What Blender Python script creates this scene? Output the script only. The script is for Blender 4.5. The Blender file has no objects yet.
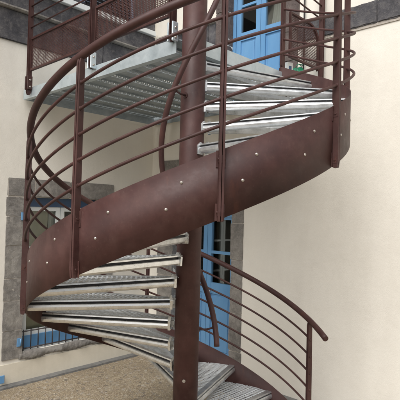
import bpy, bmesh, math, random
from math import sin, cos, pi, radians as rad, sqrt
from mathutils import Vector, Matrix
random.seed(7)
S = bpy.context.scene
C = S.collection

# ------------------------------------------------------------------ camera
H = 1.98                      # eye height above the yard
F_PX, DIST, YAW, PIT, ROL = 479.7, 3.6506, 0.020355, 0.025016, 0.025547
cd = bpy.data.cameras.new('camera'); cam = bpy.data.objects.new('camera', cd); C.objects.link(cam)
fw = Vector((sin(YAW)*cos(PIT), cos(YAW)*cos(PIT), sin(PIT)))
r0 = Vector((cos(YAW), -sin(YAW), 0)); u0 = r0.cross(fw)
rt = r0*cos(ROL) + u0*sin(ROL); up = u0*cos(ROL) - r0*sin(ROL)
M = Matrix((rt, up, -fw)).transposed().to_4x4(); M.translation = Vector((0, -DIST, H))
cam.matrix_world = M
cd.sensor_fit = 'HORIZONTAL'; cd.sensor_width = 36; cd.lens = 36*F_PX/400
cd.clip_start = 0.05; cd.clip_end = 600
S.camera = cam
S.render.resolution_x = S.render.resolution_y = 1024

# ------------------------------------------------------------------ light (bright overcast)
SUN_EL, SUN_AZ = rad(50), rad(206)      # azimuth clockwise from +Y: light comes over the camera's left shoulder
w = bpy.data.worlds.new('World'); S.world = w; w.use_nodes = True
wn = w.node_tree.nodes; wl = w.node_tree.links
sky = wn.new('ShaderNodeTexSky'); sky.sky_type = 'NISHITA'; sky.sun_disc = False
sky.sun_elevation = SUN_EL; sky.sun_rotation = SUN_AZ
sky.air_density = 1.0; sky.dust_density = 6.0; sky.ozone_density = 0.6
hs = wn.new('ShaderNodeHueSaturation'); hs.inputs['Saturation'].default_value = 0.35
wl.new(sky.outputs[0], hs.inputs['Color']); wl.new(hs.outputs[0], wn['Background'].inputs[0])
wn['Background'].inputs[1].default_value = 0.13
sd = bpy.data.lights.new('sun', 'SUN'); so = bpy.data.objects.new('sun', sd); C.objects.link(so)
sd.energy = 1.15; sd.angle = rad(60); sd.color = (1, .98, .965)
sv = Vector((sin(SUN_AZ)*cos(SUN_EL), cos(SUN_AZ)*cos(SUN_EL), sin(SUN_EL)))
so.rotation_euler = sv.to_track_quat('Z', 'Y').to_euler()
vs = S.view_settings; vs.view_transform = 'Standard'; vs.look = 'None'; vs.gamma = 1
vs.use_curve_mapping = False; vs.exposure = 0.48

# ------------------------------------------------------------------ materials
def nt(name):
    m = bpy.data.materials.new(name); m.use_nodes = True
    return m, m.node_tree.nodes, m.node_tree.links, m.node_tree.nodes['Principled BSDF']
def noise(n, l, scale, detail=4, rough=.6, coord='Object', vec=None, stretch=None):
    tc = n.new('ShaderNodeTexCoord'); src = tc.outputs[coord]
    if stretch:
        mp = n.new('ShaderNodeMapping'); mp.inputs['Scale'].default_value = stretch
        l.new(src, mp.inputs[0]); src = mp.outputs[0]
    t = n.new('ShaderNodeTexNoise'); t.inputs['Scale'].default_value = scale
    t.inputs['Detail'].default_value = detail; t.inputs['Roughness'].default_value = rough
    l.new(src, t.inputs['Vector']); return t.outputs['Fac']
def ramp(n, l, src, stops):
    r = n.new('ShaderNodeValToRGB'); e = r.color_ramp.elements
    while len(e) < len(stops): e.new(.5)
    for k, (p, c) in zip(e, stops):
        k.position = p; k.color = (*c, 1) if len(c) == 3 else c
    l.new(src, r.inputs[0]); return r.outputs[0]
def mixc(n, l, fac, a, b, mode='MIX'):
    m = n.new('ShaderNodeMix'); m.data_type = 'RGBA'; m.blend_type = mode
    for sock, v in ((m.inputs[0], fac), (m.inputs[6], a), (m.inputs[7], b)):
        if hasattr(v, 'links'): l.new(v, sock)
        else: sock.default_value = (*v, 1) if isinstance(v, tuple) and len(v) == 3 else v
    return m.outputs[2]
def bump(n, l, b, src, strength, dist=.01):
    bp = n.new('ShaderNodeBump'); bp.inputs['Strength'].default_value = strength
    bp.inputs['Distance'].default_value = dist
    l.new(src, bp.inputs['Height']); l.new(bp.outputs[0], b.inputs['Normal'])
def simple(name, c1, c2, scale, rough=.6, metal=0., bs=.0, bscale=None, stretch=None, detail=5, lo=.3, hi=.7):
    m, n, l, b = nt(name)
    f = noise(n, l, scale, detail, stretch=stretch)
    l.new(ramp(n, l, f, [(lo, c1), (hi, c2)]), b.inputs['Base Color'])
    b.inputs['Roughness'].default_value = rough; b.inputs['Metallic'].default_value = metal
    if bs: bump(n, l, b, noise(n, l, bscale or scale*4, 4), bs)
    return m
def plaster(name, a, b_, dirt):
    m, n, l, b = nt(name)
    big = noise(n, l, .55, 4, .55); mid = noise(n, l, 5, 5, .6)
    streak = noise(n, l, 2.2, 5, .6, stretch=(1, 1, .12))
    col = ramp(n, l, big, [(.3, a), (.7, b_)])
    col = mixc(n, l, ramp(n, l, streak, [(.42, (0, 0, 0)), (.75, (.35, .35, .35))]), col, dirt)
    col = mixc(n, l, ramp(n, l, mid, [(.45, (0, 0, 0)), (.8, (.22, .22, .22))]), col, dirt)
    l.new(col, b.inputs['Base Color']); b.inputs['Roughness'].default_value = .9
    a1 = noise(n, l, 130, 4, .7); a2 = noise(n, l, 9, 3, .5)
    ad = n.new('ShaderNodeMath'); ad.operation = 'MULTIPLY_ADD'; l.new(a2, ad.inputs[0]); ad.inputs[1].default_value = 1.6; l.new(a1, ad.inputs[2])
    bump(n, l, b, ad.outputs[0], .35, .006)
    return m
def brown(name, rust=0.0):
    m, n, l, b = nt(name)
    f = noise(n, l, 2.3, 8, .7); g = noise(n, l, 60, 3, .6); h = noise(n, l, 9, 8, .75)
    col = ramp(n, l, f, [(.30, (.028, .0098, .0090)), (.50, (.050, .0195, .0172)), (.70, (.080, .034, .0300))])
    # dust film in uneven patches, fine chalking, then rust bleeding in short runs
    col = mixc(n, l, ramp(n, l, h, [(.50, (0, 0, 0)), (.78, (.38, .38, .38))]), col, (.115, .070, .058))
    col = mixc(n, l, ramp(n, l, g, [(.62, (0, 0, 0)), (.8, (.3, .3, .3))]), col, (.13, .085, .07))
    sk = noise(n, l, 7, 6, .75, stretch=(1, 1, .18))
    top = .35+rust
    col = mixc(n, l, ramp(n, l, sk, [(.60-.06*(rust > 0), (0, 0, 0)), (.76, (top, top, top))]), col, (.15, .042, .016))
    l.new(col, b.inputs['Base Color'])
    l.new(ramp(n, l, h, [(.3, (.46, .46, .46)), (.7, (.70, .70, .70))]), b.inputs['Roughness'])
    b.inputs['Specular IOR Level'].default_value = .38
    bump(n, l, b, h, .10, .004)
    return m
def galv(name, c1, c2, rough=.4, metal=.85, scale=28):
    m, n, l, b = nt(name)
    tc = n.new('ShaderNodeTexCoord'); v = n.new('ShaderNodeTexVoronoi'); v.inputs['Scale'].default_value = scale*3
    l.new(tc.outputs['Object'], v.inputs['Vector'])
    f = noise(n, l, scale*.5, 5, .7)
    col = ramp(n, l, f, [(.35, c1), (.7, c2)])
    sp = n.new('ShaderNodeSeparateColor'); l.new(v.outputs['Color'], sp.inputs[0])
    col = mixc(n, l, .22, col, ramp(n, l, sp.outputs[0], [(0, (.25, .25, .25)), (1, (.75, .75, .75))]), 'SOFT_LIGHT')
    l.new(col, b.inputs['Base Color']); b.inputs['Metallic'].default_value = metal
    l.new(ramp(n, l, f, [(.3, (rough-.08,)*3), (.75, (rough+.14,)*3)]), b.inputs['Roughness'])
    return m
def stone(name, cols, mortar=None):
    m, n, l, b = nt(name)
    f = noise(n, l, 3.2, 9, .78); g = noise(n, l, 17, 7, .8)
    col = ramp(n, l, f, [(.34, cols[0]), (.5, cols[1]), (.66, cols[2])])
    col = mixc(n, l, ramp(n, l, g, [(.5, (0, 0, 0)), (.75, (.5, .5, .5))]), col, cols[3])
    l.new(col, b.inputs['Base Color']); b.inputs['Roughness'].default_value = .92
    bump(n, l, b, g, .9, .02)
    return m
def paint(name, c, c2, rough=.45):
    m, n, l, b = nt(name)
    f = noise(n, l, 3, 6, .6, stretch=(1, 1, .4)); g = noise(n, l, 35, 4, .7)
    col = ramp(n, l, f, [(.3, c), (.7, c2)])
    col = mixc(n, l, ramp(n, l, g, [(.66, (0, 0, 0)), (.78, (.5, .5, .5))]), col, (.2, .28, .35))
    l.new(col, b.inputs['Base Color']); b.inputs['Roughness'].default_value = rough
    bump(n, l, b, noise(n, l, 90, 2, stretch=(1, 1, .1)), .15, .002)
    return m
def glass(name):
    m, n, l, b = nt(name)
    out = n['Material Output']; n.remove(b)
    tr = n.new('ShaderNodeBsdfTransparent'); tr.inputs[0].default_value = (.90, .93, .92, 1)
    gl = n.new('ShaderNodeBsdfGlossy'); gl.inputs['Roughness'].default_value = .03
    fr = n.new('ShaderNodeFresnel'); fr.inputs[0].default_value = 1.5
    mx = n.new('ShaderNodeMixShader'); l.new(fr.outputs[0], mx.inputs[0]); l.new(tr.outputs[0], mx.inputs[1]); l.new(gl.outputs[0], mx.inputs[2])
    bp = n.new('ShaderNodeBump'); bp.inputs['Strength'].default_value = .08; l.new(noise(n, l, 5, 2), bp.inputs['Height']); l.new(bp.outputs[0], gl.inputs['Normal'])
    l.new(mx.outputs[0], out.inputs[0]); return m
def aggregate():
    m, n, l, b = nt('aggregate_paving')
    tc = n.new('ShaderNodeTexCoord')
    v = n.new('ShaderNodeTexVoronoi'); v.inputs['Scale'].default_value = 105; l.new(tc.outputs['Object'], v.inputs['Vector'])
    v2 = n.new('ShaderNodeTexVoronoi'); v2.inputs['Scale'].default_value = 34; v2.inputs['Randomness'].default_value = 1; l.new(tc.outputs['Object'], v2.inputs['Vector'])
    sep = n.new('ShaderNodeSeparateColor'); l.new(v.outputs['Color'], sep.inputs[0])
    peb = ramp(n, l, sep.outputs[0], [(.0, (.19, .145, .095)), (.35, (.31, .245, .16)), (.75, (.40, .33, .225)), (1, (.55, .485, .38))])
    sp2 = n.new('ShaderNodeSeparateColor'); l.new(v2.outputs['Color'], sp2.inputs[0])
    big = ramp(n, l, sp2.outputs[1], [(.86, (0, 0, 0)), (.88, (.8, .8, .8))])
    peb = mixc(n, l, big, peb, ramp(n, l, sp2.outputs[2], [(0, (.12, .10, .085)), (1, (.55, .50, .42))]))
    f = noise(n, l, 1.1, 8, .7); g = noise(n, l, 6, 7, .75); sm = noise(n, l, 2.6, 8, .8, stretch=(1, .35, 1))
    col = mixc(n, l, ramp(n, l, f, [(.40, (0, 0, 0)), (.70, (.6, .6, .6))]), peb, (.19, .15, .10))
    col = mixc(n, l, ramp(n, l, g, [(.56, (0, 0, 0)), (.70, (.5, .5, .5))]), col, (.40, .35, .265))
    col = mixc(n, l, ramp(n, l, sm, [(.60, (0, 0, 0)), (.68, (.55, .55, .55))]), col, (.46, .43, .36))
    l.new(col, b.inputs['Base Color']); b.inputs['Roughness'].default_value = .95
    bump(n, l, b, v.outputs['Distance'], .8, .012)
    return m

MAT = dict(
    plaster=plaster('cream_plaster', (.75, .72, .645), (.80, .775, .705), (.58, .55, .485)),
    plinth=plaster('cream_plinth', (.66, .61, .50), (.73, .68, .57), (.42, .38, .30)),
    brown=brown('brown_paint'), rusty=brown('rusty_brown_paint', .5),
    galv=galv('galvanised_steel', (.50, .52, .53), (.72, .74, .75)),
    galv_pale=galv('galvanised_tread', (.62, .65, .67), (.80, .83, .85), .42, .35),
    galv_tan=galv('galvanised_flange', (.64, .65, .64), (.84, .85, .84), .30, .85),
    galv_dull=galv('galvanised_dull', (.27, .32, .35), (.40, .45, .48), .5, .3, 10),
    zinc=galv('bright_zinc', (.46, .54, .58), (.64, .72, .76), .4, .6, 8),
    bolt=simple('bolt_zinc', (.32, .29, .26), (.55, .52, .48), 40, .45, .8),
    stone=stone('grey_stone', [(.12, .113, .105), (.23, .217, .20), (.36, .34, .305), (.47, .44, .39)]),
    dark_stone=stone('dark_stone', [(.036, .036, .043), (.080, .079, .087), (.15, .146, .15), (.32, .30, .28)]),
    brownstone=stone('brown_stone', [(.075, .06, .058), (.12, .095, .088), (.17, .14, .13), (.24, .2, .18)]),
    mortar=simple('mortar', (.36, .33, .29), (.5, .46, .41), 20, .95, bs=.5),
    kerb=stone('kerb_concrete', [(.13, .13, .13), (.19, .19, .185), (.25, .245, .235), (.31, .29, .26)]),
    blue=paint('blue_paint', (.095, .245, .455), (.145, .315, .53)),
    blue_dark=paint('navy_paint', (.03, .07, .15), (.045, .10, .2)),
    white=simple('white_paint', (.62, .66, .66), (.74, .77, .76), 8, .5, bs=.1),
    curtain=simple('curtain_cloth', (.62, .60, .56), (.78, .77, .73), 12, .95, stretch=(1, 1, .05)),
    slot_shade=simple('slot_shade_black', (.008, .008, .010), (.016, .016, .02), 30, .7),  # near-black that paints the shade inside the tread slots
    iron=simple('black_iron', (.02, .018, .02), (.05, .04, .04), 20, .5, bs=.2),
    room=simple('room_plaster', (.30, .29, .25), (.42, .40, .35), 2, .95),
    olive=simple('blind_cloth', (.50, .45, .33), (.60, .55, .42), 6, .9),
    green=simple('green_plastic', (.02, .25, .13), (.04, .36, .2), 30, .3),
    slate=simple('slate_louvre', (.10, .12, .17), (.19, .22, .29), 12, .6, bs=.2),
    glass=glass('window_glass'), ground=aggregate(),
)

# ------------------------------------------------------------------ helpers
def box(bm, p0, p1, fr=None):
    x0, y0, z0 = p0; x1, y1, z1 = p1
    vs_ = [(x, y, z) for x in (x0, x1) for y in (y0, y1) for z in (z0, z1)]
    v = [bm.verts.new(fr(*q) if fr else q) for q in vs_]
    for f in ((0, 1, 3, 2), (4, 6, 7, 5), (0, 4, 5, 1), (2, 3, 7, 6), (0, 2, 6, 4), (1, 5, 7, 3)):
        bm.faces.new([v[i] for i in f])
    return v
def prism(bm, poly, a, b, fr):
    """closed polygon in (p,q) extruded from a to b through fr(t,p,q)"""
    A = [bm.verts.new(fr(a, *q)) for q in poly]; B = [bm.verts.new(fr(b, *q)) for q in poly]
    n = len(poly)
    for i in range(n): bm.faces.new((A[i], A[(i+1) % n], B[(i+1) % n], B[i]))
    bm.faces.new(A[::-1]); bm.faces.new(B)
def tube(bm, pts, r, n=12, cap=True):
    pts = [Vector(p) for p in pts]; rings = []
    for i, p in enumerate(pts):
        t = (pts[min(i+1, len(pts)-1)] - pts[max(i-1, 0)]).normalized()
        a = Vector((0, 0, 1)) if abs(t.z) < .95 else Vector((1, 0, 0))
        x = t.cross(a).normalized(); y = x.cross(t)
        rings.append([bm.verts.new(p + (x*cos(2*pi*k/n) + y*sin(2*pi*k/n))*r) for k in range(n)])
    for a, b in zip(rings, rings[1:]):
        for k in range(n):
            f = bm.faces.new((a[k], a[(k+1) % n], b[(k+1) % n], b[k])); f.smooth = True
    if cap: bm.faces.new(rings[0][::-1]); bm.faces.new(rings[-1])
def disc(bm, c, axis, r, h, n=12):
    axis = Vector(axis).normalized(); tube(bm, [Vector(c), Vector(c)+axis*h], r, n)
def lathe(bm, p, ax, prof, n=14):
    ax = Vector(ax).normalized(); x_ = ax.orthogonal().normalized(); y_ = x_.cross(ax)
    rings = [[bm.verts.new(p+ax*t+(x_*cos(2*pi*q/n)+y_*sin(2*pi*q/n))*r) for q in range(n)] for t, r in prof]
    for a, b in zip(rings, rings[1:]):
        for q in range(n): f = bm.faces.new((a[q], a[(q+1) % n], b[(q+1) % n], b[q])); f.smooth = True
    bm.faces.new(rings[0]); bm.faces.new(rings[-1])
def bevel(bm, w, seg=2):
    bmesh.ops.bevel(bm, geom=bm.edges[:], offset=w, segments=seg, affect='EDGES', clamp_overlap=True)
def cells(bm, nu, nv, fr, hu, hv, diamond=False):
    """sheet of nu x nv cells, each with a hole; fr(i,j) maps grid units to a point; hu/hv hole half sizes in cells"""
    g = [[bm.verts.new(fr(i, j)) for j in range(nv+1)] for i in range(nu+1)]
    for i in range(nu):
        for j in range(nv):
            c = (g[i][j], g[i+1][j], g[i+1][j+1], g[i][j+1])
            off = [(-hu, -hv), (hu, -hv), (hu, hv), (-hu, hv)]
            h = [bm.verts.new(fr(i+.5+a, j+.5+b)) for a, b in off]
            for k in range(4): bm.faces.new((c[k], c[(k+1) % 4], h[(k+1) % 4], h[k]))
def solidify(bm, t):
    bmesh.ops.recalc_face_normals(bm, faces=bm.faces[:])
    bmesh.ops.solidify(bm, geom=bm.faces[:], thickness=t)
def finish(name, bm, mat, parent=None, local=False):
    """bm is in eye-level coordinates (z=0 at the eye) unless local; stored relative to its top-level thing"""
    bmesh.ops.recalc_face_normals(bm, faces=bm.faces[:])
    if not local:
        off = Vector((0, 0, H))
        root = parent
        while root is not None and root.parent is not None: root = root.parent
        if root is not None: off = off - root.location
        bmesh.ops.translate(bm, verts=bm.verts[:], vec=off)
    me = bpy.data.meshes.new(name); bm.to_mesh(me); bm.free()
    me.materials.append(mat)
    o = bpy.data.objects.new(name, me); C.objects.link(o)
    if parent: o.parent = parent
    return o
def thing(name, label, cat, loc, group=None):
    o = bpy.data.objects.new(name, None); C.objects.link(o); o.location = loc
    o.empty_display_size = .2
    o['label'] = label; o['category'] = cat
    if group: o['group'] = group
    return o
def tag(o, label, cat, group=None):
    o['label'] = label; o['category'] = cat
    if group: o['group'] = group
def rebase(o):
    """move a top-level mesh's origin to the bottom centre of its shape"""
    vs_ = [v.co for v in o.data.vertices]
    c = Vector(((min(v.x for v in vs_)+max(v.x for v in vs_))/2, (min(v.y for v in vs_)+max(v.y for v in vs_))/2, min(v.z for v in vs_)))
    o.data.transform(Matrix.Translation(-c)); o.location = c
    return o
GZ = -H                                            # ground in eye-level coordinates
Q = 1/sqrt(2)
CORNER = Vector((-.55, 3.20))
def WR(s, d, z): return (CORNER.x + s*Q - d*Q, CORNER.y - s*Q - d*Q, z)      # right wall: along, outward, up
def WL(s, d, z): return (CORNER.x - s*Q + d*Q, CORNER.y - s*Q - d*Q, z)      # left wall

# ------------------------------------------------------------------ ground
bm = bmesh.new()
v = [bm.verts.new(q) for q in ((-60, -60, GZ), (60, -60, GZ), (60, 60, GZ), (-60, 60, GZ))]; bm.faces.new(v)
g = finish('ground', bm, MAT['ground']); g['kind'] = 'structure'
bm = bmesh.new()
for fr, s0, s1 in ((WL, .0, 9), (WR, .11, 9)):
    s = s0
    while s < s1:
        e = min(s+random.uniform(.7, 1.1), s1)
        box(bm, (s+.003, .0, GZ-.05), (e-.003, .11+random.uniform(-.004, .004), GZ+.022+random.uniform(-.003, .003)), fr); s = e
bmesh.ops.subdivide_edges(bm, edges=[e for e in bm.edges if e.calc_length() > .3], cuts=14)
for v_ in bm.verts:
    if v_.co.z > GZ and v_.co.x+v_.co.y < 2.64 and v_.co.x-v_.co.y > -3.74: v_.co.x += random.uniform(-.007, .007); v_.co.z += random.uniform(-.004, .003)
k = finish('kerb', bm, MAT['kerb']); k['kind'] = 'structure'

# ------------------------------------------------------------------ building
B = thing('plastered_house', 'cream plastered house with dark stone bands, blue doors and a stone framed window', 'house', (CORNER.x, CORNER.y, 0))
TOP = 4.2
def wall_with_holes(fr, s0, s1, holes, th=.34):
    bm = bmesh.new()
    ss = sorted({s0, s1, *[h[0] for h in holes], *[h[1] for h in holes]})
    zz = sorted({GZ-.3, TOP, *[h[2] for h in holes], *[h[3] for h in holes]})
    for a, b in zip(ss, ss[1:]):
        run = None
        for c, d in zip(zz, zz[1:]):
            hole = any(h[0]-1e-6 <= a and b <= h[1]+1e-6 and h[2]-1e-6 <= c and d <= h[3]+1e-6 for h in holes)
            if hole:
                if run: box(bm, (a, -th, run[0]), (b, 0, run[1]), fr); run = None
            else: run = (run[0], d) if run else (c, d)
        if run: box(bm, (a, -th, run[0]), (b, 0, run[1]), fr)
    bmesh.ops.remove_doubles(bm, verts=bm.verts[:], dist=1e-5)
    return bm
LD = (.47, 1.51, GZ-.3, .42)         # lower door opening
UD = (1.34, 2.20, 1.33, 3.55)        # upper door opening
WN = (.88, 1.88, -1.64, .12)         # window opening
UW = (-.0, 0, 0, 0)
finish('wall', wall_with_holes(WR, -.34, 9.5, [LD, UD]), MAT['plaster'], B)
finish('wall', wall_with_holes(WL, -.01, 9.5, [WN]), MAT['plaster'], B)
# plinth below the window, a little proud and more yellow
bm = bmesh.new(); box(bm, (.003, .0, GZ-.1), (9.4, .012, -1.745), WL); finish('plinth', bm, MAT['plinth'], B)
# rooms behind the openings
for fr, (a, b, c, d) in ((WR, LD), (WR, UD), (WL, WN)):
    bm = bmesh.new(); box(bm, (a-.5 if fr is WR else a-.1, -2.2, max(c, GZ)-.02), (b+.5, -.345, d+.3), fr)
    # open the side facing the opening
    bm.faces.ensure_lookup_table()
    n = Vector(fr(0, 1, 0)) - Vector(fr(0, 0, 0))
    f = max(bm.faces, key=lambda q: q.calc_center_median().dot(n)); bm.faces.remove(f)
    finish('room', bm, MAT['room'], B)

def block_column(bm, fr, s0, s1, d0, d1, z0, z1, hs_, jit=.012):
    z = z0; i = 0
    while z < z1-.03:
        h = hs_[i % len(hs_)]*random.uniform(.9, 1.1); e = min(z+h, z1)
        if z1-e < .1: e = z1
        j = random.uniform(-jit, jit)
        t = bmesh.new(); box(t, (s0 + min(j, 0), d0, z+.006), (s1 + max(j, 0), d1+random.uniform(-.004, .004), e-.006), fr)
        bmesh.ops.subdivide_edges(t, edges=t.edges[:], cuts=5, use_grid_fill=True)
        for v_ in t.verts: v_.co += Vector((random.uniform(-1, 1), random.uniform(-1, 1), random.uniform(-1, 1)))*.0035
        mm = bpy.data.meshes.new('t'); t.to_mesh(mm); bm.from_mesh(mm); bpy.data.meshes.remove(mm); t.free()
        z = e; i += 1
def block_row(bm, fr, s0, s1, d0, d1, z0, z1, ws, bw=.009, gap=.005):
    s = s0; i = 0
    while s < s1-.02:
        e = min(s+ws[i % len(ws)]*random.uniform(.9, 1.1), s1)
        if s1-e < .12: e = s1
        t = bmesh.new(); box(t, (s+gap, d0, z0), (e-gap, d1+random.uniform(-.005, .005), z1), fr); bevel(t, bw, 2)
        mm = bpy.data.meshes.new('t'); t.to_mesh(mm); bm.from_mesh(mm); bpy.data.meshes.remove(mm); t.free()
        s = e; i += 1

# --- lower door
bm = bmesh.new()
block_column(bm, WR, .18, .472, -.2, .014, GZ, .42, [.42, .31, .37])
block_column(bm, WR, 1.508, 1.68, -.2, .014, GZ, .42, [.36, .44, .30])
block_row(bm, WR, .18, 1.68, -.2, .016, .423, .70, [.5, .52, .5])
sur = finish('door_surround', bm, MAT['stone'], B)
bm = bmesh.new(); box(bm, (.185, .0, GZ), (.47, .006, .70), WR); box(bm, (1.51, .0, GZ), (1.675, .006, .70), WR); box(bm, (.47, .0, .425), (1.51, .006, .695), WR)
finish('mortar_joint', bm, MAT['mortar'], sur)

def french_door(fr, s0, s1, z0, z1, leaves, transom, rows, dep=-.12, name='door'):
    """frame mesh with leaves (stiles, rails), panes and panels as sub-parts"""
    bm = bmesh.new(); ft = .05
    box(bm, (s0, dep-.06, z0), (s0+ft, dep, z1), fr); box(bm, (s1-ft, dep-.06, z0), (s1, dep, z1), fr)
    box(bm, (s0+ft, dep-.06, z1-ft), (s1-ft, dep, z1), fr)
    if transom: box(bm, (s0+ft, dep-.06, transom-.03), (s1-ft, dep+.004, transom+.03), fr)
    door = finish(name, bm, MAT['blue'], B)
    ztop = (transom-.03) if transom else z1-ft
    if transom:
        bm = bmesh.new(); box(bm, (s0+ft, dep-.035, transom+.03), (s1-ft, dep-.03, z1-ft), fr); finish('pane', bm, MAT['glass'], door)
    a0, b0 = s0+ft+.004, s1-ft-.004; wd = (b0-a0)/leaves
    for i in range(leaves):
        a, b = a0+i*wd+.003, a0+(i+1)*wd-.003; st = .068
        bm = bmesh.new(); d1 = dep-.006; d0 = d1-.045
        box(bm, (a, d0, z0+.01), (a+st, d1, ztop-.004), fr); box(bm, (b-st, d0, z0+.01), (b, d1, ztop-.004), fr)
        zs = rows     # list of (z, half height) rails
        for zc, hh in zs: box(bm, (a+st, d0+.002, zc-hh), (b-st, d1-.002, zc+hh), fr)
        # solid lower panel with raised field and moulding
        lowest = zs[1][0]-zs[1][1]; bot = zs[0][0]+zs[0][1]
        box(bm, (a+st, d0+.012, bot), (b-st, d1-.018, lowest), fr)
        t = bmesh.new(); box(t, (a+st+.03, d1-.019, bot+.03), (b-st-.03, d1-.008, lowest-.03), fr); bevel(t, .006, 1)
        mm = bpy.data.meshes.new('t'); t.to_mesh(mm); bm.from_mesh(mm); bpy.data.meshes.remove(mm); t.free()
        leaf = finish('door_leaf', bm, MAT['blue'], door)
        for (za, ha), (zb_, hb) in zip(zs[1:], zs[2:]):
            bm = bmesh.new(); box(bm, (a+st-.004, d0+.018, za+ha-.003), (b-st+.004, d0+.023, zb_-hb+.003), fr); finish('pane', bm, MAT['glass'], door)
    return door
ld = french_door(WR, .472, 1.508, GZ+.01, .418, 2, -.03, [(-1.87, .09), (-.97, .07), (-.51, .018), (-.075, .018)])
bm = bmesh.new()
for zc in (-1.0,): disc(bm, WR(1.01, -.13, zc), Vector(WR(0, 1, 0))-Vector(WR(0, 0, 0)), .012, .06)
tube(bm, [WR(1.01, -.075, -1.0), WR(1.11, -.075, -1.0)], .008)
finish('handle', bm, MAT['bolt'], ld)
bm = bmesh.new(); box(bm, (.48, -.34, GZ-.02), (1.50, .0, GZ+.008), WR); finish('doorstep', bm, MAT['stone'], B)
# --- upper door
bm = bmesh.new()
block_column(bm, WR, 1.17, 1.342, -.2, .014, 1.33, 3.55, [.40, .34])
block_column(bm, WR, 2.198, 2.38, -.2, .014, 1.33, 3.55, [.38, .30])
block_row(bm, WR, 1.17, 2.38, -.2, .016, 3.553, 3.8, [.4])
sur2 = finish('door_surround', bm, MAT['brownstone'], B)
ud = french_door(WR, 1.342, 2.198, 1.335, 3.548, 2, 3.2, [(1.46, .11), (2.185, .05), (2.57, .014), (2.90, .014), (3.15, .04)])

def drape(fr, s0, s1, d, z0, z1, amp, waves, gather=0):
    bm = bmesh.new(); nu, nv = 60, 24; g = []
    for i in range(nu+1):
        row = []
        for j in range(nv+1):
            t = i/nu; q = j/nv
            pull = gather*math.exp(-((q-.35)/.25)**2)
            s = s0+(s1-s0)*(t*(1-pull)+pull)
            row.append(bm.verts.new(fr(s, d+amp*sin(t*waves*2*pi+q*.6), z0+(z1-z0)*q)))
        g.append(row)
    for i in range(nu):
        for j in range(nv):
            f = bm.faces.new((g[i][j], g[i+1][j], g[i+1][j+1], g[i][j+1])); f.smooth = True
    solidify(bm, .002); return bm
o = finish('curtain', drape(WR, 1.80, 2.08, -.22, 2.0, 3.4, .014, 6, .35), MAT['curtain'])
tag(rebase(o), 'white curtain gathered aside behind the glass of the upper blue door', 'curtain')

# --- window in the left wall
bm = bmesh.new()
block_column(bm, WL, 1.878, 2.10, -.2, .014, -1.70, .12, [.30, .34, .26, .36], .01)
block_column(bm, WL, .66, .882, -.2, .014, -1.70, .12, [.36, .28, .33], .01)
block_row(bm, WL, .66, 2.10, -.2, .016, .123, .33, [.62, .5, .4])
sur3 = finish('window_surround', bm, MAT['stone'], B)
bm = bmesh.new(); box(bm, (1.885, .0, -1.70), (2.09, .007, .32), WL); box(bm, (.67, .0, -1.70), (.875, .007, .32), WL); box(bm, (.88, .0, .127), (1.88, .007, .32), WL)
finish('mortar_joint', bm, MAT['mortar'], sur3)
# rough sill: lumpy mortar and stone
bm = bmesh.new(); nu, nv = 70, 8; prof = []
rnd = random.Random(3)
for i in range(nu+1):
    s = .70+1.20*i/nu; row = []
    for j in range(nv):
        a = pi*j/(nv-1)
        ln = .035+.012*sin(i*.35)+rnd.uniform(-.007, .007)
        hh = .045+.01*sin(i*.22+1)+rnd.uniform(-.006, .006)
        row.append(bm.verts.new(WL(s, .0+ln*sin(a)*(1 if 0 < j < nv-1 else .0), -1.685+hh*cos(a))))
    prof.append(row)
for i in range(nu):
    for j in range(nv-1):
        f = bm.faces.new((prof[i][j], prof[i+1][j], prof[i+1][j+1], prof[i][j+1])); f.smooth = True
bm.faces.new(prof[0]); bm.faces.new(prof[-1][::-1])
box(bm, (.885, -.2, -1.70), (1.875, .0, -1.642), WL)
finish('window_sill', bm, MAT['stone'], B)
# frame
s0, s1, z0, z1 = .884, 1.876, -1.638, .118; dep = -.09
bm = bmesh.new()
box(bm, (s0, dep-.06, z0), (s0+.05, dep, z1), WL); box(bm, (s1-.05, dep-.06, z0), (s1, dep, z1), WL)
box(bm, (s0+.05, dep-.06, z1-.105), (s1-.05, dep, z1), WL)
win = finish('window', bm, MAT['blue_dark'], B)
bm = bmesh.new(); box(bm, (s0+.05, dep-.06, z0), (s1-.05, dep+.012, z0+.15), WL)
finish('bottom_rail', bm, MAT['blue'], win)
mid = (s0+s1)/2; zt = z1-.105; zb_ = z0+.15
for a, b in ((s0+.05, mid-.004), (mid+.004, s1-.05)):
    bm = bmesh.new(); d0, d1 = dep-.05, dep-.008; st = .05
    box(bm, (a, d0, zb_), (a+st, d1, zt), WL); box(bm, (b-st, d0, zb_), (b, d1, zt), WL)
    for zc, hh in ((zb_+.03, .03), (zb_+.52, .014), (zb_+1.02, .014), (zt-.025, .025)): box(bm, (a+st, d0+.002, zc-hh), (b-st, d1-.002, zc+hh), WL)
    finish('sash', bm, MAT['white'], win)
    bm = bmesh.new(); box(bm, (a+st-.004, d0+.015, zb_+.05), (b-st+.004, d0+.02, zt-.04), WL); finish('pane', bm, MAT['glass'], win)
bm = bmesh.new()
for zc in (-1.42, -1.615): tube(bm, [WL(s0+.0, -.03, zc), WL(s1, -.03, zc)], .008, 8)
for i in range(11):
    s = s0+.04+i*(s1-s0-.08)/10; tube(bm, [WL(s, -.03, -1.64), WL(s, -.03, -1.40)], .007, 8)
finish('guard_rail', bm, MAT['iron'], win)
for zc in (-.10, -1.52):
    bm = bmesh.new(); box(bm, (1.90, .014, zc-.045), (1.935, .03, zc+.045), WL); disc(bm, WL(1.895, .025, zc-.04), (0, 0, 1), .011, .08); finish('shutter_hinge', bm, MAT['blue'], win)
o = finish('curtain', drape(WL, 1.28, 1.50, -.17, -1.45, .05, .012, 7), MAT['curtain']); tag(rebase(o), 'white curtain hanging inside the stone framed ground floor window', 'curtain')
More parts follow.
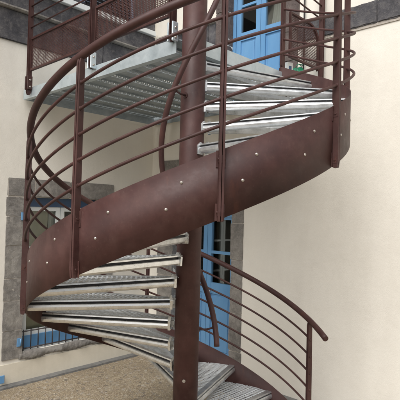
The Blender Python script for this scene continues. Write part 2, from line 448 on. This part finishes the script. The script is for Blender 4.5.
o = finish('window_blind', drape(WL, 1.51, 1.86, -.17, -1.45, .05, .004, 3), MAT['olive']); tag(rebase(o), 'drab beige blind inside the left half of the stone framed window', 'blind')
# small blue shutter stop at the far left foot of the wall
bm = bmesh.new(); box(bm, (2.10, .012, -1.90), (2.13, .05, -1.865), WL); box(bm, (2.08, .05, -1.925), (2.15, .062, -1.84), WL); bevel(bm, .004, 1)
finish('shutter_stop', bm, MAT['blue'], B)

# --- stone bands
bm = bmesh.new(); block_row(bm, WR, 2.382, 9.4, -.01, .02, 1.865, 2.085, [.9, .7, 1.1], .008, .0008)
bmesh.ops.subdivide_edges(bm, edges=[e for e in bm.edges if e.calc_length() > .3], cuts=24)
for v_ in bm.verts:
    if v_.co.z < 1.90: v_.co.z += random.uniform(-.006, .006)
    elif v_.co.z > 2.05: v_.co.z += random.uniform(-.008, .008)
finish('stone_band', bm, MAT['dark_stone'], B)
bm = bmesh.new(); box(bm, (2.385, .0, 1.838), (9.4, .010, 1.868), WR); finish('band_edging', bm, MAT['mortar'], B)
bm = bmesh.new(); block_row(bm, WL, .06, 9.4, -.01, .02, 1.855, 2.20, [.8, .6, .95], .008, .002); finish('stone_band', bm, MAT['dark_stone'], B)
bm = bmesh.new(); block_row(bm, WR, .022, 1.168, -.01, .02, 1.855, 2.40, [.5], .008, .002); finish('stone_band', bm, MAT['dark_stone'], B)
def ledge(bm, fr, s0, s1, z):
    prism(bm, [(0, 0), (.05, .0), (.07, .015), (.07, .03), (.055, .038), (0, .045)], s0, s1, lambda t, p, q: fr(t, p, z+q))
bm = bmesh.new(); ledge(bm, WL, .08, 9.4, 2.20); finish('stone_ledge', bm, MAT['stone'], B)
bm = bmesh.new(); ledge(bm, WR, .09, 1.165, 2.41); finish('stone_ledge', bm, MAT['mortar'], B)
# upper storey of the left wing: dark stone, white gutter board, louvred shutter
bm = bmesh.new(); block_row(bm, WL, .03, 9.4, -.01, .012, 2.25, 2.47, [.7, .5, .9], .006, .002); block_row(bm, WL, .03, 9.4, -.01, .012, 2.55, 3.4, [.7, .5, .9], .006, .002)
finish('stone_band', bm, MAT['dark_stone'], B)
bm = bmesh.new(); box(bm, (.05, .0, 2.475), (9.4, .06, 2.545), WL); bevel(bm, .006, 1); finish('eaves_board', bm, MAT['white'], B)
bm = bmesh.new()
box(bm, (.45, .012, 2.58), (.50, .05, 3.35), WL); box(bm, (1.22, .012, 2.58), (1.27, .05, 3.35), WL)
for i in range(16):
    z = 2.60+i*.045; prism(bm, [(.014, 0), (.05, -.02), (.052, -.016), (.016, .006)], .5, 1.22, lambda t, p, q, z=z: WL(t, p, z+.02+q))
finish('louvred_shutter', bm, MAT['slate'], B)
bm = bmesh.new(); tube(bm, [WR(2.47, .03, 1.34), WR(2.47, .03, 3.6)], .009, 8); finish('wall_cable', bm, MAT['iron'], B)
bm = bmesh.new(); box(bm, (-.5, -.5, TOP), (9.6, .35, TOP+.12), WR); box(bm, (.36, -.5, TOP+.002), (9.6, .35, TOP+.122), WL); finish('roof_eaves', bm, MAT['white'], B)

# ------------------------------------------------------------------ spiral staircase
R = 1.15; K = .0083; ZB = -.1015; HS = .3665
ST = thing('spiral_staircase', 'brown painted spiral staircase with galvanised grating treads winding round a round steel column', 'staircase', (0, 0, 0))
def hx(th, r, z): t = rad(th); return (r*sin(t), -r*cos(t), z)
# column
bm = bmesh.new(); tube(bm, [(0, 0, GZ+.012), (0, 0, 0), (0, 0, 2.62)], .093, 48)
col = finish('column', bm, MAT['brown'], ST)
bm = bmesh.new(); tube(bm, [(0, 0, GZ-.01), (0, 0, GZ+.014)], .19, 40); finish('base_plate', bm, MAT['brown'], col)
for i in range(6):
    a = i*pi/3+.3; bm = bmesh.new(); disc(bm, (.155*cos(a), .155*sin(a), GZ+.014), (0, 0, 1), .012, .014, 6)
    finish('anchor_bolt', bm, MAT['bolt'], col)
bm = bmesh.new(); tube(bm, [(0, 0, 2.62), (0, 0, 2.632)], .1, 40); finish('column_cap', bm, MAT['brown'], col)
bm = bmesh.new(); disc(bm, (-.012, -.090, -1.245), (-.1, -1, 0), .012, .006, 12); finish('plug', bm, MAT['bolt'], col)
# stringer
TH0, TH1 = -252, 135
bm = bmesh.new(); n = 260; rows = []
for i in range(n+1):
    th = TH0+(TH1-TH0)*i/n; zb = max(ZB+K*th, GZ+.004); zt = ZB+HS+K*th
    if i < 4: zt -= .02*(4-i)**1.3*.5
    rows.append([bm.verts.new(hx(th, r, z)) for r, z in ((R-.004, zb), (R+.004, zb), (R+.004, zt), (R-.004, zt))])
for a, b in zip(rows, rows[1:]):
    for k_ in range(4):
        f = bm.faces.new((a[k_], a[(k_+1) % 4], b[(k_+1) % 4], b[k_])); f.smooth = k_ in (1, 3)
bm.faces.new(rows[0][::-1]); bm.faces.new(rows[-1])
strg = finish('stringer', bm, MAT['brown'], ST)
for e in strg.data.edges: pass
# treads
def tread_proto():
    root_bm = bmesh.new()
    # perforated walking surface: slots across the tread, cut to the wedge
    pu, pv = .035, .074
    nu, nv = 31, 8
    cells(root_bm, nu, nv, lambda i, j: (.075+i*pu, .03+j*pv, .0), .31, .44)
    def cut(p, nrm): bmesh.ops.bisect_plane(root_bm, geom=root_bm.verts[:]+root_bm.edges[:]+root_bm.faces[:], plane_co=p, plane_no=nrm, clear_outer=True)
    rr0, rr1 = Vector((.075, .055, 0)), Vector((R*cos(rad(26.5)), R*sin(rad(26.5)), 0))
    d = (rr1-rr0).normalized(); nr = Vector((-d.y, d.x, 0))
    cut(rr0+nr*(-.004), nr)
    for a in (4, 10, 16, 22): cut(Vector((cos(rad(a)), sin(rad(a)), 0))*(R-.008), Vector((cos(rad(a)), sin(rad(a)), 0)))
    solidify(root_bm, .005)
    # pressed teeth: a small raised lip along every slat
    x = .075
    while x < R-.05:
        t = (x-rr0.x)/(rr1.x-rr0.x); yr = rr0.y+(rr1.y-rr0.y)*t-.03
        if x > rr1.x: yr = sqrt(max(0, (R-.02)**2-x*x))
        y = .045
        while y+.03 < yr and x > .1:
            box(root_bm, (x-.002, y, -.004), (x+.002, y+.030, .0035)); y += .074
        x += pu
    tr = finish('tread', root_bm, MAT['galv_pale'], ST, local=True)
    # nosing
    bm = bmesh.new()
    prof = [(.045, .002), (0, .002), (-.006, -.001), (-.007, -.008), (.000, -.010), (.006, -.011), (.006, -.018), (-.004, -.021), (-.011, -.029), (-.014, -.040), (-.012, -.052), (-.005, -.062), (.006, -.068), (.018, -.068), (.018, -.004), (.045, -.003)]
    prism(bm, prof, .085, R-.006, lambda t, p, q: (t, p, q))
    finish('nosing', bm, MAT['galv'], tr, local=True)
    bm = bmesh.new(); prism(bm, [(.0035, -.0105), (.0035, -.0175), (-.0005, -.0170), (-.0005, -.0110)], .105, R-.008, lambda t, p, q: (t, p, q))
    finish('nosing_groove_shade', bm, MAT['slot_shade'], tr, local=True)  # added black fill: the groove's shade as colour
    # rear edge: strip, dark slot, rounded flange
    def rearf(t, p, q): v_ = rr0+d*t+nr*p; return (v_.x, v_.y, q)
    L = (rr1-rr0).length
    bm = bmesh.new()
    prof = [(-.03, .001), (.0, .001), (.002, -.009), (-.002, -.011), (-.018, -.011), (-.018, -.025), (.004, -.026), (.012, -.030), (.015, -.044), (.014, -.056), (.008, -.066), (-.004, -.071), (-.022, -.071), (-.026, -.02), (-.03, -.003)]
    prism(bm, prof, .03, L-.004, rearf)
    finish('rear_flange', bm, MAT['galv_tan'], tr, local=True)
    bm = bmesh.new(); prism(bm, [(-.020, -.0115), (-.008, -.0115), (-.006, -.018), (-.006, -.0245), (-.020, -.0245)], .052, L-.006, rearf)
    finish('rear_slot_shade', bm, MAT['slot_shade'], tr, local=True)  # black fill added to stand for shade deep in the rear slot
    # inner gussets, outer end strip, underside ribs
    bm = bmesh.new()
    prism(bm, [(-.016, -.074), (.03, -.074), (.03, .004), (.008, .018), (-.018, -.006)], .088, .106, lambda t, p, q: (t, p, q))
    finish('gusset', bm, MAT['galv'], tr, local=True); bm = bmesh.new()
    prism(bm, [(.018, -.076), (-.035, -.076), (-.035, .004), (-.006, .026), (.022, -.010)], .030, .050, rearf)
    finish('gusset', bm, MAT['galv_tan'], tr, local=True); bm = bmesh.new()
    for i in range(8):
        a0, a1 = rad(.8+i*3.15), rad(.8+(i+1)*3.15)
        q = []
        for rr_ in (R-.012, R-.0055):
            for a in (a0, a1):
                for z in (-.068, -.006): q.append((rr_*cos(a), rr_*sin(a), z))
        vs_ = [bm.verts.new(x) for x in q]
        for f in ((0, 1, 3, 2), (4, 6, 7, 5), (0, 4, 5, 1), (2, 3, 7, 6), (0, 2, 6, 4), (1, 5, 7, 3)): bm.faces.new([vs_[k2] for k2 in f])
    bmesh.ops.remove_doubles(bm, verts=bm.verts[:], dist=1e-5)
    finish('end_strip', bm, MAT['galv'], tr, local=True)
    for fa in (.36, .70):
        bm = bmesh.new(); a = rad(26.5*fa); dd = Vector((cos(a), sin(a), 0)); pp = Vector((-sin(a), cos(a), 0)); st = Vector((.10, .03*fa, 0))
        ln = R-.03-.1
        prism(bm, [(-.003, -.042), (.003, -.042), (.003, -.0112), (-.003, -.0112)], 0, ln, lambda t, p, q: tuple(dd*(t+.1)+pp*p+Vector((0, 0, q))))
        finish('rib', bm, MAT['galv'], tr, local=True)
    return tr
RISE = .1655
proto = tread_proto()
for j in range(-2, 17):
    th = 76-20*j; z = .835-RISE*j
    if j == -2: t = proto
    else:
        t = proto.copy(); C.objects.link(t); t.parent = ST
        for ch in proto.children:
            c = ch.copy(); C.objects.link(c); c.parent = t
    t.location = (0, 0, z+H); t.rotation_euler = (0, 0, rad(th-90))
    # bolt pairs on the stringer's face
    for da, dz in ((1.6, -.022), (-2.2, -.165)):
        zz_ = z+dz
        if zz_ < GZ+.1 or th+da < TH0+1: continue
        p = Vector(hx(th+da, R+.0035, zz_)); ax = Vector(hx(th+da, 1, 0)); bm = bmesh.new()
        lathe(bm, p, ax, [(0, .0088), (.0018, .0088), (.0024, .0070), (.0045, .0058), (.0060, .0030), (.0064, .0004)])
        finish('bolt', bm, MAT['bolt'], strg)
# balusters: two flat bars side by side with spacers
POSTS = [-245, -160, -75, -32.6, 7.7, 48, 88.3, 134.5]
for th in POSTS:
    bm = bmesh.new(); t = rad(th); e_r = Vector((sin(t), -cos(t), 0)); e_t = Vector((cos(t), sin(t), 0))
    zb = max(ZB+K*th-.012, GZ+.005); zt = ZB+1.2275+K*th-.018; zs = ZB+HS+K*th
    for sg in (-1, 1):
        def fr(a, b, z, sg=sg): v_ = e_r*a+e_t*(b+sg*.0080); return (v_.x, v_.y, z)
        poly = [(R+.006, zb+.02), (R+.014, zb), (R+.036, zb+.004), (R+.042, zb+.05), (R+.042, zs+.02), (R+.036, zt-.03), (R+.028, zt), (R+.006, zt), (R-.002, zt-.03), (R-.002, zs+.02), (R+.006, zs)]
        prism(bm, poly, -.0058, .0058, lambda tt, a, z: fr(a, tt, z))
    post = finish('post', bm, MAT['brown'], ST)
    for zz_ in (zb+.05, zs-.05):
        bm = bmesh.new()
        def fr(a, b, z): v_ = e_r*a+e_t*b; return (v_.x, v_.y, z)
        box(bm, (R+.004, -.0160, zz_-.02), (R+.036, .0160, zz_+.02), fr)
        disc(bm, e_r*(R+.022)-e_t*.021+Vector((0, 0, zz_)), e_t, .007, .042, 8)
        finish('spacer', bm, MAT['rusty'], post)
        bm = bmesh.new(); box(bm, (R+.0042, -.026, zz_-.045), (R+.0085, .026, zz_+.045), fr); bevel(bm, .0015, 1)
        finish('foot_plate', bm, MAT['rusty'], post)
# weld beads where the bars cross the posts
for po, th in zip([o for o in ST.children if o.name.startswith('post')], POSTS):
    for h in (.128, .270, .412, .556, .700):
        p = Vector(hx(th, R+.022, ZB+HS+h+K*th)); e_t = Vector((cos(rad(th)), sin(rad(th)), 0))
        for sg in (-1, 1):
            bm = bmesh.new(); a = e_t*sg
            q = p+Vector((0, 0, sg*K*57.3/R*.015))
            lathe(bm, q+a*.0135, a, [(0, .0135+random.uniform(-.0008, .0012)), (.0022, .0125), (.0050, .0105)], 12)
            finish('weld', bm, MAT['brown'], po)
# bars and handrails
def helix_tube(name, r, dz, a0, a1, rad_, mat, step=2.0, n=10, extra=None):
    m_ = int(abs(a1-a0)/step)+1; pts = [hx(a0+(a1-a0)*i/m_, r, ZB+dz+K*(a0+(a1-a0)*i/m_)) for i in range(m_+1)]
    bm = bmesh.new(); tube(bm, pts, rad_, n); return finish(name, bm, mat, ST)
for h in (.128, .270, .412, .556, .700): helix_tube('rail_bar', R+.022, HS+h, -245.4, 135, .0094, MAT['brown'])
hr = helix_tube('handrail', R+.012, 1.2275, -257, 137, .0242, MAT['brown'], n=18)
bm = bmesh.new()
p = Vector(hx(-257.0, R+.012, ZB+1.2275-K*257)); ax = (p-Vector(hx(-256, R+.012, ZB+1.2275-K*256))).normalized(); disc(bm, p, ax, .022, .004, 18)
finish('end_cap', bm, MAT['brown'], hr)
ZI = 1.20
ih = helix_tube('inner_handrail', .23, ZI-ZB, -267, 75, .0215, MAT['brown'], n=18, step=3)
for th in (-247, -150, -34, 68):
    bm = bmesh.new(); z = ZI+K*th
    tube(bm, [hx(th-4, .085, z-.045), hx(th-2, .16, z-.05), hx(th, .21, z-.045), hx(th, .226, z-.018)], .0075, 10)
    ax = Vector(hx(th-4, 1, 0)); disc(bm, Vector(hx(th-4, .090, z-.045)), ax, .022, .006, 16)
    finish('bracket', bm, MAT['brown'], ih)

# ------------------------------------------------------------------ landing
LP = thing('landing_platform', 'galvanised steel landing with perforated deck joining the spiral stair to the upper blue door', 'landing', (-1.0, 1.6, 0))
LT = 1.3315; LB = 1.2165
cA, cB = -.13, .035                 # edge A: x+y=cA ; edge B: x-y=cB
def PL(a, b, z):                    # a: along (-1,1) from edge B ; b: along (1,1) from edge A
    # x-y = cB - a*sqrt2 ; x+y = cA + b*sqrt2
    d_ = cB-a*sqrt(2); s_ = cA+b*sqrt(2)
    return ((s_+d_)/2, (s_-d_)/2, z)
AL = (3.70+cB)/sqrt(2); BL = (2.65-cA)/sqrt(2)-.02
bm = bmesh.new()
a0 = .10
pu, pv = .0285, .041
nu = int((BL-.02)/pu); nv = int((AL-.012)/pv)
# rows of drain slots running wallwards; every third strip is left solid as plank edge
g = {}
def grid(i, j): return PL(.008+j*pv, .01+i*pu, LT-.014)
V = [[None]*(nv+1) for _ in range(nu+1)]
def inside(i, j):
    x, y, _ = grid(i, j); return x*x+y*y > .108**2
for i in range(nu+1):
    for j in range(nv+1): V[i][j] = bm.verts.new(grid(i, j))
for i in range(nu):
    for j in range(nv):
        if not inside(i+.5, j+.5): continue
        c = (V[i][j], V[i+1][j], V[i+1][j+1], V[i][j+1])
        if j % 6 not in (1, 2): bm.faces.new(c); continue
        sk = .2 if j % 6 == 1 else -.2
        h_ = [bm.verts.new(grid(i+.5+x_, j+.5+y_)) for x_, y_ in ((-.26-sk, -.30), (.20-sk, -.30), (.26+sk, .30), (-.20+sk, .30))]
        for k_ in range(4): bm.faces.new((c[k_], c[(k_+1) % 4], h_[(k_+1) % 4], h_[k_]))
bmesh.ops.delete(bm, geom=[v_ for v_ in bm.verts if not v_.link_faces], context='VERTS')
solidify(bm, .003)
for j in range(0, nv+1, 6):         # plank flanges hanging below the deck
    box(bm, (.008+j*pv-.0015, .12 if j*pv < .2 else .01, LT-.034), (.008+j*pv+.0015, BL, LT-.0175), PL)
deck = finish('deck', bm, MAT['galv_dull'], LP)
bm = bmesh.new()
prism(bm, [(0, LB), (.055, LB), (.055, LB+.006), (.006, LB+.006), (.006, LT-.006), (.05, LT-.006), (.05, LT), (0, LT)], .13, AL, lambda t, p, q: PL(t, p, q))
finish('fascia', bm, MAT['zinc'], LP)
bm = bmesh.new()
prism(bm, [(0, LB), (.055, LB), (.055, LB+.006), (.006, LB+.006), (.006, LT-.006), (.05, LT-.006), (.05, LT), (0, LT)], .12, BL, lambda t, p, q: PL(p, t, q))
finish('fascia', bm, MAT['zinc'], LP)
bm = bmesh.new()
box(bm, (AL-.006, .007, LB), (AL, BL-.001, LT), PL); box(bm, (.008, BL, LB), (AL-.007, BL+.008, LT), PL)
finish('bearer', bm, MAT['galv_dull'], LP)
def g_post(fr_a, fr_out, z0, z1, wide=.028, name='guard_post', parent=LP):
    bm = bmesh.new()
    for sg in (-1, 1):
        prism(bm, [(-.052, z0+.03), (-.04, z0), (-.018, z0), (-.004, z0+.03), (-.004, z1), (-.052, z1)], sg*.012-.004+fr_a, sg*.012+.004+fr_a, lambda t, p, q: PL(t, p, q) if fr_out == 'A' else PL(p, t, q))
    return finish(name, bm, MAT['brown'], parent)
def a_at(u_target):  # distance along edge A whose projection falls at image column u (400 px frame)
    lo, hi = 0, AL
    for _ in range(40):
        md = (lo+hi)/2; q = Vector(PL(md, -.03, 1.5)) - Vector((0, -DIST, 0))
        u = 200+F_PX*(q.dot(rt))/(q.dot(fw))
        if u > u_target: lo = md
        else: hi = md
    return lo
pa = [a_at(29), a_at(92), a_at(173)]
TOPZ = 2.42
for k_, a in enumerate(pa):
    p_ = g_post(a, 'A', LT-.09 if k_ == 0 else LT-.03, TOPZ)
    # clamp plate bolting the post to the fascia
    for sg in (-1, 1):
        bm = bmesh.new(); box(bm, (a+sg*.026-.007, -.060, LT-.035), (a+sg*.026+.007, .0, LT+.115), PL)
        bevel(bm, .004, 1); finish('clamp_plate', bm, MAT['zinc'] if k_ else MAT['brown'], p_)
    for zz_ in (LT-.005, LT+.07):
        bm = bmesh.new(); disc(bm, PL(a-.045, -.03, zz_), Vector(PL(1, 0, 0))-Vector(PL(0, 0, 0)), .009, .09, 6)
        finish('clamp_bolt', bm, MAT['bolt'], p_)
def perf_panel(fr, a0, a1, z0, z1, pitch=.019, arc=None):
    bm = bmesh.new(); nu_ = int((a1-a0)/pitch); nv_ = int((z1-z0)/(pitch*.8))
    du, dv = (a1-a0)/nu_, (z1-z0)/nv_
    def mp(i, j):
        q = 0
        a = a0+i*du; z = z0+j*dv
        return fr(a, 0, z)
    gv = [[bm.verts.new(mp(i+(0), j)) for j in range(nv_+1)] for i in range(nu_+1)]
    for i in range(nu_):
        for j in range(nv_):
            c = (gv[i][j], gv[i+1][j], gv[i+1][j+1], gv[i][j+1])
            off = .0
            hv_ = [bm.verts.new(mp(i+.5+x_, j+.5+y_)) for x_, y_ in ((-.34, -.33), (.34, -.33), (.34, .33), (-.34, .33))]
            for k2 in range(4): bm.faces.new((c[k2], c[(k2+1) % 4], hv_[(k2+1) % 4], hv_[k2]))
    solidify(bm, .002); return bm
def framed_panel(fr, a0, a1, z0, z1, parent):
    bm = bmesh.new(); f_ = .022
    box(bm, (a0, -.010, z0), (a0+.012, .016, z1), fr); box(bm, (a1-.012, -.010, z0), (a1, .016, z1), fr)
    box(bm, (a0+.012, -.012, z1-f_), (a1-.012, .014, z1), fr); box(bm, (a0+.012, -.012, z0), (a1-.012, .014, z0+f_), fr)
    pn = finish('guard_panel', bm, MAT['brown'], parent)
    finish('perforated_sheet', perf_panel(fr, a0+.012, a1-.012, z0+f_, z1-f_), MAT['brown'], pn)
    return pn
frA = lambda a, d, z: PL(a, -.026+d, z)
framed_panel(frA, pa[1]+.045, pa[0]-.03, 1.50, 1.865, LP)
framed_panel(frA, pa[2]+.045, pa[1]-.045, 1.50, 1.865, LP)
for z in (1.985, 2.105, 2.225):
    bm = bmesh.new(); tube(bm, [PL(pa[2], -.028, z), PL(pa[0], -.028, z)], .0082, 10); finish('guard_bar', bm, MAT['brown'], LP)
bm = bmesh.new(); tube(bm, [PL(pa[2]-.05, -.028, TOPZ+.02), PL(pa[0]+.02, -.028, TOPZ+.02)], .0215, 16); finish('guard_handrail', bm, MAT['brown'], LP)
# short guard on edge B between the stair head and the wall
frB = lambda b, d, z: PL(-.012-d, b, z)
b0 = (1.15+.06)+cA/-sqrt(2)*1.0; b1 = BL-.05
for bb in (b1,):
    g_post(bb, 'B', LT-.06, TOPZ)
bm = bmesh.new()
za, zt_ = 1.49, 1.93
box(bm, (b0+.03, -.01, za), (b0+.05, .012, zt_), frB)
# curved upper corner bar running into the wall post
pts = []
for i in range(13):
    a = pi/2*i/12; pts.append((b1-.035-.20+.20*sin(a), zt_-.16+.16*cos(a)))
pts = [(b0+.05, zt_)]+pts+[(b1-.035, za)]
for (p0, z0_), (p1, z1_) in zip(pts, pts[1:]):
    prism(bm, [(p0, z0_), (p1, z1_), (p1-.018 if z1_ < zt_-.02 else p1, z1_-.018), (p0-.018 if z0_ < zt_-.02 else p0, z0_-.018)], -.010, .012, lambda t, p, q: frB(p, t, q))
box(bm, (b0+.05, -.01, za), (b1-.055, .012, za+.02), frB)
pnB = finish('guard_panel', bm, MAT['brown'], LP)
bmp = perf_panel(frB, b0+.05, b1-.04, za+.02, zt_-.01)
kill = []
for f in bmp.faces:
    c = f.calc_center_median(); s_ = (c.x+c.y-cA)/sqrt(2); cx, cz = b1-.235, zt_-.16
    if s_ > cx and c.z > cz and ((s_-cx)/.195)**2+((c.z-cz)/.155)**2 > 1: kill.append(f)
bmesh.ops.delete(bmp, geom=kill, context='FACES')
finish('perforated_sheet', bmp, MAT['brown'], pnB)
for z in (2.02, 2.16, 2.30):
    bm = bmesh.new(); tube(bm, [PL(-.028, b0-.0, z+.05), PL(-.028, b1, z)], .0082, 10); finish('guard_bar', bm, MAT['brown'], LP)

# ------------------------------------------------------------------ small things on the landing
o_b = bmesh.new()
c0 = Vector(PL(.06, b0+.13, LT-.013))
box(o_b, (-.036, -.026, 0), (.036, .026, .155)); bevel(o_b, .003, 1)
bmesh.ops.rotate(o_b, verts=o_b.verts[:], cent=(0, 0, 0), matrix=Matrix.Rotation(.5, 3, 'Z')); bmesh.ops.translate(o_b, verts=o_b.verts[:], vec=c0)
o = finish('carton', o_b, MAT['white']); tag(rebase(o), 'small white carton standing on the landing beside the green bottle', 'carton')
o['label'] = 'small white carton with a blue mark standing on the landing beside a green bag'
bm = bmesh.new(); box(bm, (-.018, -.0265, .06), (.018, -.0255, .12))
bmesh.ops.rotate(bm, verts=bm.verts[:], cent=(0, 0, 0), matrix=Matrix.Rotation(.5, 3, 'Z'))
mk = finish('printed_mark', bm, MAT['blue_dark'], local=True); mk.parent = o
bm = bmesh.new(); bmesh.ops.create_icosphere(bm, subdivisions=4, radius=1)
rb = random.Random(11); ph = [rb.uniform(0, 6) for _ in range(8)]
c1 = Vector(PL(.065, b0+.31, LT-.013))
for v_ in bm.verts:
    x, y, z = v_.co; q = 1+.10*sin(7*x+ph[0])*cos(6*z+ph[1])+.07*sin(13*y+9*z+ph[2])+.04*sin(21*x+ph[3])*sin(17*z+ph[4])
    z2 = max(z*q, -.55); v_.co = c1+Vector((x*q*.075, y*q*.075, (z2+.55)*.098))
for f in bm.faces: f.smooth = True
for a in (-.2, .5):
    tube(bm, [c1+Vector((.03*cos(a), .03*sin(a), .14)), c1+Vector((.045*cos(a), .05*sin(a), .18)), c1+Vector((0, 0, .19)), c1+Vector((-.03, 0, .145))], .005, 6)
o = finish('plastic_bag', bm, MAT['green']); tag(rebase(o), 'crumpled green plastic bag on the landing below the perforated guard', 'bag')
